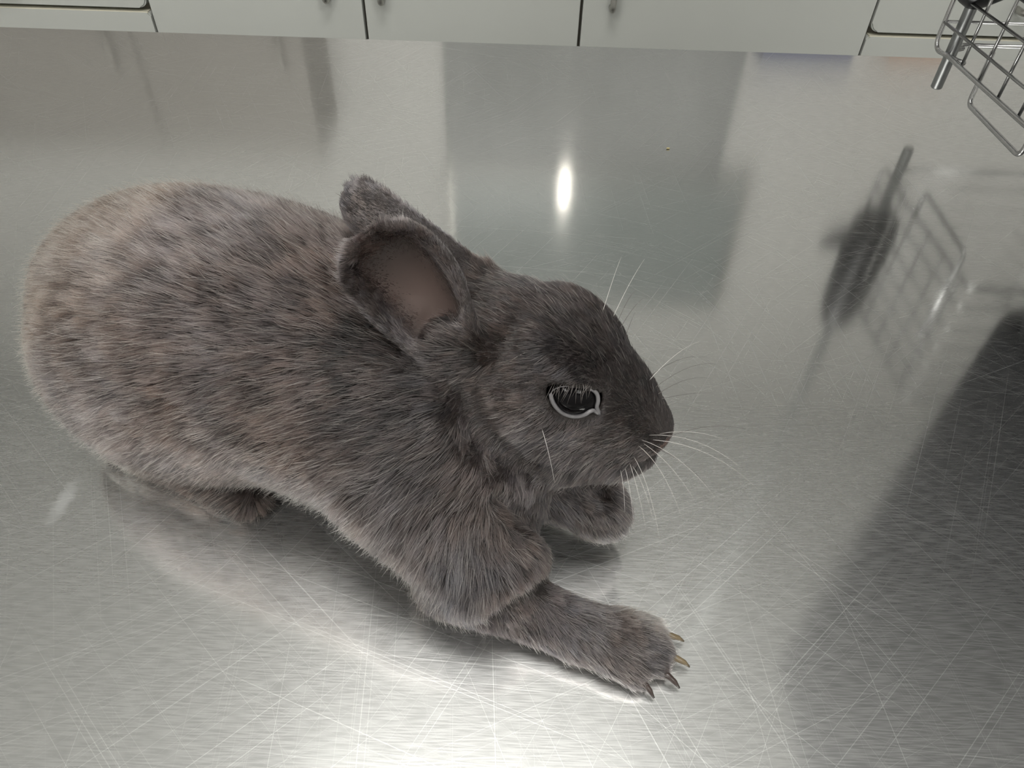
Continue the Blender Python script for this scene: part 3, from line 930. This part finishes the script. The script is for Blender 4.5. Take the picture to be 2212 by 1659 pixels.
N_UNDER, N_GUARD = 430000, 45000
if FUR:
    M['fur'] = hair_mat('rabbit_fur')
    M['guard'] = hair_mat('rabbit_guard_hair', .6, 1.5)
    R, Nn, Tg, Ln, Li, Co = sample_roots(N_UNDER, v_den)
    jit = rng.normal(0, .16, (N_UNDER, 3))
    var = rng.random(N_UNDER)
    P = strands(R, Nn, Tg, Ln * (.75 + .45 * var), Li * (.8 + .5 * rng.random(N_UNDER)), jit)
    # tufts
    NC = N_UNDER // 45
    ci = rng.choice(N_UNDER, NC, replace=False)
    kd = kdtree.KDTree(NC)
    for i, k in enumerate(ci): kd.insert(R[k], i)
    kd.balance()
    own = np.array([kd.find(r)[1] for r in R])
    PC = strands(R[ci], Nn[ci], Tg[ci], Ln[ci], Li[ci], rng.normal(0, .12, (NC, 3)))
    tt = (np.arange(NP_) / (NP_ - 1))[None, :, None]
    same = (np.einsum('ij,ij->i', Nn, Nn[ci][own]) > .5)
    cl = (.75 * tt ** 1.2) * (same * np.clip(Ln / .0075, .15, 1))[:, None, None] * (.4 + .6 * rng.random(N_UNDER))[:, None, None]
    tgt = PC[own]
    tgt = tgt + (P[:, :1] - tgt[:, :1]) * (1 - .55 * tt)
    P = P * (1 - cl) + tgt * cl
    mott = (vnoise(R * np.array((1, 1, 1.5)), 60, 5) - .5) * 1.3 + (vnoise(R, 140, 6) - .5) * 1.2
    bodyw = np.clip((.10 - R[:, 0]) / .06, 0, 1)
    cl_t = rng.random(NC)[own]
    k = 1 + mott * (.35 + .75 * bodyw) + (cl_t - .5) * (.9 + .5 * bodyw) + rng.normal(0, .38, N_UNDER)
    warm = (vnoise(R, 40, 7) - .5) * .22 + (rng.random(NC)[own] - .5) * .16
    col = COAT * Co * np.clip(k, .25, 2.4)[:, None] * np.stack([1.03 + warm, np.full(N_UNDER, .97), 1.05 - warm], 1)
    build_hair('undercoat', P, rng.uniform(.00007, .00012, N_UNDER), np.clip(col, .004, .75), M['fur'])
    dg = v_den * np.clip(v_len / .012, .15, 1.2)
    R, Nn, Tg, Ln, Li, Co = sample_roots(N_GUARD, dg)
    P = strands(R, Nn, Tg, Ln * rng.uniform(1.0, 1.55, N_GUARD), Li * (.7 + .7 * rng.random(N_GUARD)), rng.normal(0, .2, (N_GUARD, 3)))
    pale = rng.random(N_GUARD)[:, None] ** 1.5
    col = Co * .5 * (1 - pale) + (Co * .5 + np.array(lin(190, 182, 172)) * .4) * pale
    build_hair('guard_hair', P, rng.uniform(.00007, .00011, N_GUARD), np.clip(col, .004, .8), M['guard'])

# ---- eyes, eyelids
M['eye'] = mat('wet_black_eye', (0.004, 0.0035, 0.004), 0.04, spec=.1, noise=.3, nscale=300)
M['lid'] = mat('grey_eyelid_margin', (0.17, 0.165, 0.17), 0.35, noise=.15, nscale=400)
LID_PX = [(1190, 852), (1194, 868), (1203, 882), (1218, 894), (1240, 900), (1260, 897), (1274, 889), (1283, 887), (1294, 893), (1289, 880),
          (1292, 866), (1290, 852), (1282, 843), (1270, 838), (1250, 835), (1230, 834), (1210, 836), (1196, 842)]
lid_local = []
for px in LID_PX:      # meet the near eyeball
    d = Vector(sight(*px)); Fm = EYE_FRAMES[0]
    o_l = Fm.transposed() @ (Vector(CAM_R) - EYES[0]); d_l = Fm.transposed() @ d
    S = Vector((1, 1 / .80, 1)); o_s = Vector((o_l.x, o_l.y / .8, o_l.z)); d_s = Vector((d_l.x, d_l.y / .8, d_l.z))
    A_, B_, C_ = d_s.dot(d_s), 2 * o_s.dot(d_s), o_s.dot(o_s) - (EYE_R + .0009) ** 2
    disc = B_ * B_ - 4 * A_ * C_
    tt_ = (-B_ - math.sqrt(disc)) / (2 * A_) if disc > 0 else -B_ / (2 * A_)
    lid_local.append(Vector(CAM_R) + d * tt_)
for i_, (e, Fm) in enumerate(zip(EYES, EYE_FRAMES)):
    b = bmesh.new(); bmesh.ops.create_uvsphere(b, u_segments=32, v_segments=20, radius=EYE_R)
    for v in b.verts: v.co = Fm @ Vector((v.co.x, v.co.y * .80, v.co.z))
    eo = obj('eye', b, M['eye'], rabbit, True); eo.location = e
    ring = lid_local if i_ == 0 else [Vector((p.x, 2 * HEAD_Y - p.y, p.z)) for p in lid_local]
    pts, rad = [], []
    n_ = len(ring)
    for k in range(n_):      # Catmull-Rom
        p0, p1, p2, p3 = ring[k - 1], ring[k], ring[(k + 1) % n_], ring[(k + 2) % n_]
        for u_ in (0, 1 / 3, 2 / 3):
            pts.append(.5 * (2 * p1 + (p2 - p0) * u_ + (2 * p0 - 5 * p1 + 4 * p2 - p3) * u_ ** 2 + (3 * p1 - p0 - 3 * p2 + p3) * u_ ** 3) - e)
            rad.append(.00095 if k < 13 else .00025)
    b = bmesh.new(); tube(b, pts, rad, 8, closed=True)
    lo = obj('eyelid', b, M['lid'], eo, True)
    lo['label'] = 'pale grey eyelid margin'

# ---- claws of the stretched foreleg and the lifted paw
M['claw'] = mat('horn_claw', (0.17, 0.13, 0.075), 0.3, noise=.3, nscale=300)
M['claw_dark'] = mat('dark_horn_claw', (0.05, 0.035, 0.03), 0.3, noise=.3, nscale=300)
for p, d, mm in (((.213, -.0695, .0058), (.8, -.45), 'claw_dark'), ((.2225, -.062, .0060), (.95, -.3), 'claw_dark'),
                 ((.2245, -.0525, .0065), (1, -.02), 'claw'), ((.2195, -.0425, .0065), (.97, .22), 'claw')):
    b = bmesh.new()
    dd = Vector((d[0], d[1], 0)).normalized(); pp = Vector(p)
    tube(b, [pp - dd * .003, pp + Vector((0, 0, .0006)) + dd * .001, pp + dd * .0048 + Vector((0, 0, -.0004)), pp + dd * .0078 + Vector((0, 0, -.0028))], [.0014, .0017, .0013, .0005], 8)
    obj('claw', b, M[mm], rabbit, True)

# ---- whiskers
M['whisker'] = mat('pale_whisker', (0.55, 0.53, 0.50), 0.35, noise=.05)
M['lash'] = mat('grey_eyelash', (0.16, 0.145, 0.135), 0.4, noise=.05)
M['whisker_dark'] = mat('dark_whisker', (0.10, 0.09, 0.085), 0.4, noise=.05)
wr = random.Random(5)
def whisker(p0, p1, dd, bow, m):
    P0 = hit(*p0); d0 = np.linalg.norm(P0 - CAM_R)
    P1 = CAM_R + sight(*p1) * (d0 + dd)
    P0, P1 = Vector(P0), Vector(P1)
    bow = bow + (P1 - P0).length * wr.uniform(.02, .09)
    pts = [P0.lerp(P1, k / 8) + Vector((0, 0, bow * 4 * (k / 8) * (1 - k / 8))) for k in range(9)]
    b = bmesh.new(); tube(b, pts, [.00012 * (1 - .85 * k / 8) + .00002 for k in range(9)], 5)
    obj('whisker', b, M[m], rabbit, True)
for w_ in [((1425, 937), (1560, 948), -.010, .001, 1), ((1402, 940), (1600, 1010), -.012, .003, 1), ((1385, 950), (1545, 1075), -.014, .002, 1),
           ((1378, 962), (1470, 1110), -.014, .002, 1), ((1390, 958), (1500, 1080), -.010, .001, 1), ((1368, 985), (1425, 1165), -.012, .002, 1),
           ((1360, 1000), (1395, 1140), -.010, .001, 1), ((1350, 1010), (1368, 1120), -.008, .001, 1), ((1365, 1005), (1410, 1120), -.010, .001, 1),
           ((1340, 1015), (1350, 1105), -.008, .001, 1), ((1170, 925), (1198, 1042), -.006, .000, 1), ((1092, 790), (1165, 757), -.006, .002, 1),
           ((1402, 822), (1510, 738), .020, .002, 1), ((1404, 812), (1535, 775), .030, .004, 0), ((1414, 838), (1560, 790), .028, .004, 0),
           ((1420, 852), (1545, 822), .030, .003, 0), ((1428, 862), (1560, 850), .026, .001, 0), ((1300, 680), (1342, 555), .020, .001, 1),
           ((1322, 690), (1392, 560), .022, .001, 1), ((1332, 700), (1372, 628), .015, .001, 0), ((1338, 712), (1395, 640), .016, .001, 0),
           ((1350, 730), (1375, 668), .012, .001, 0), ((1415, 968), (1530, 1052), .010, .001, 0), ((1440, 945), (1620, 930), .030, .004, 0), ((1410, 950), (1640, 1060), .02, .004, 1)]:
    whisker(w_[0], w_[1], w_[2], w_[3], 'whisker' if w_[4] else 'whisker_dark')
for k in range(26):   # lashes hanging over the near eye
    x_ = 1196 + 3.3 * k
    e_ = Vector(EYES[0])
    P0 = Vector(hit(x_, 829 + wr.uniform(-4, 3))); d0 = (P0 - Vector(CAM_R)).length
    P1 = Vector(CAM_R) + Vector(sight(x_ + wr.uniform(-22, 4), 858 + wr.uniform(-10, 16))) * (d0 - .0015)
    mid = P0.lerp(P1, .5) + (Vector(CAM_R) - P0).normalized() * .0015
    b = bmesh.new(); tube(b, [P0, mid, P1], [.0001, .00008, .00002], 5)
    obj('eyelash', b, M['lash'], rabbit, True)

# ---- hay crumb lying on the table
b = bmesh.new(); bmesh.ops.create_icosphere(b, subdivisions=2, radius=.0012)
for v in b.verts: v.co = Vector((v.co.x * 1.6, v.co.y * .8, v.co.z * .7 + .00085))
o = obj('hay_crumb', b, mat('dry_hay', (.5, .42, .2), .7, noise=.2, nscale=500), None, True); o.location = (.1544, .7028, 0)
tag(o, 'tiny yellow hay crumb lying on the steel table', 'crumb')
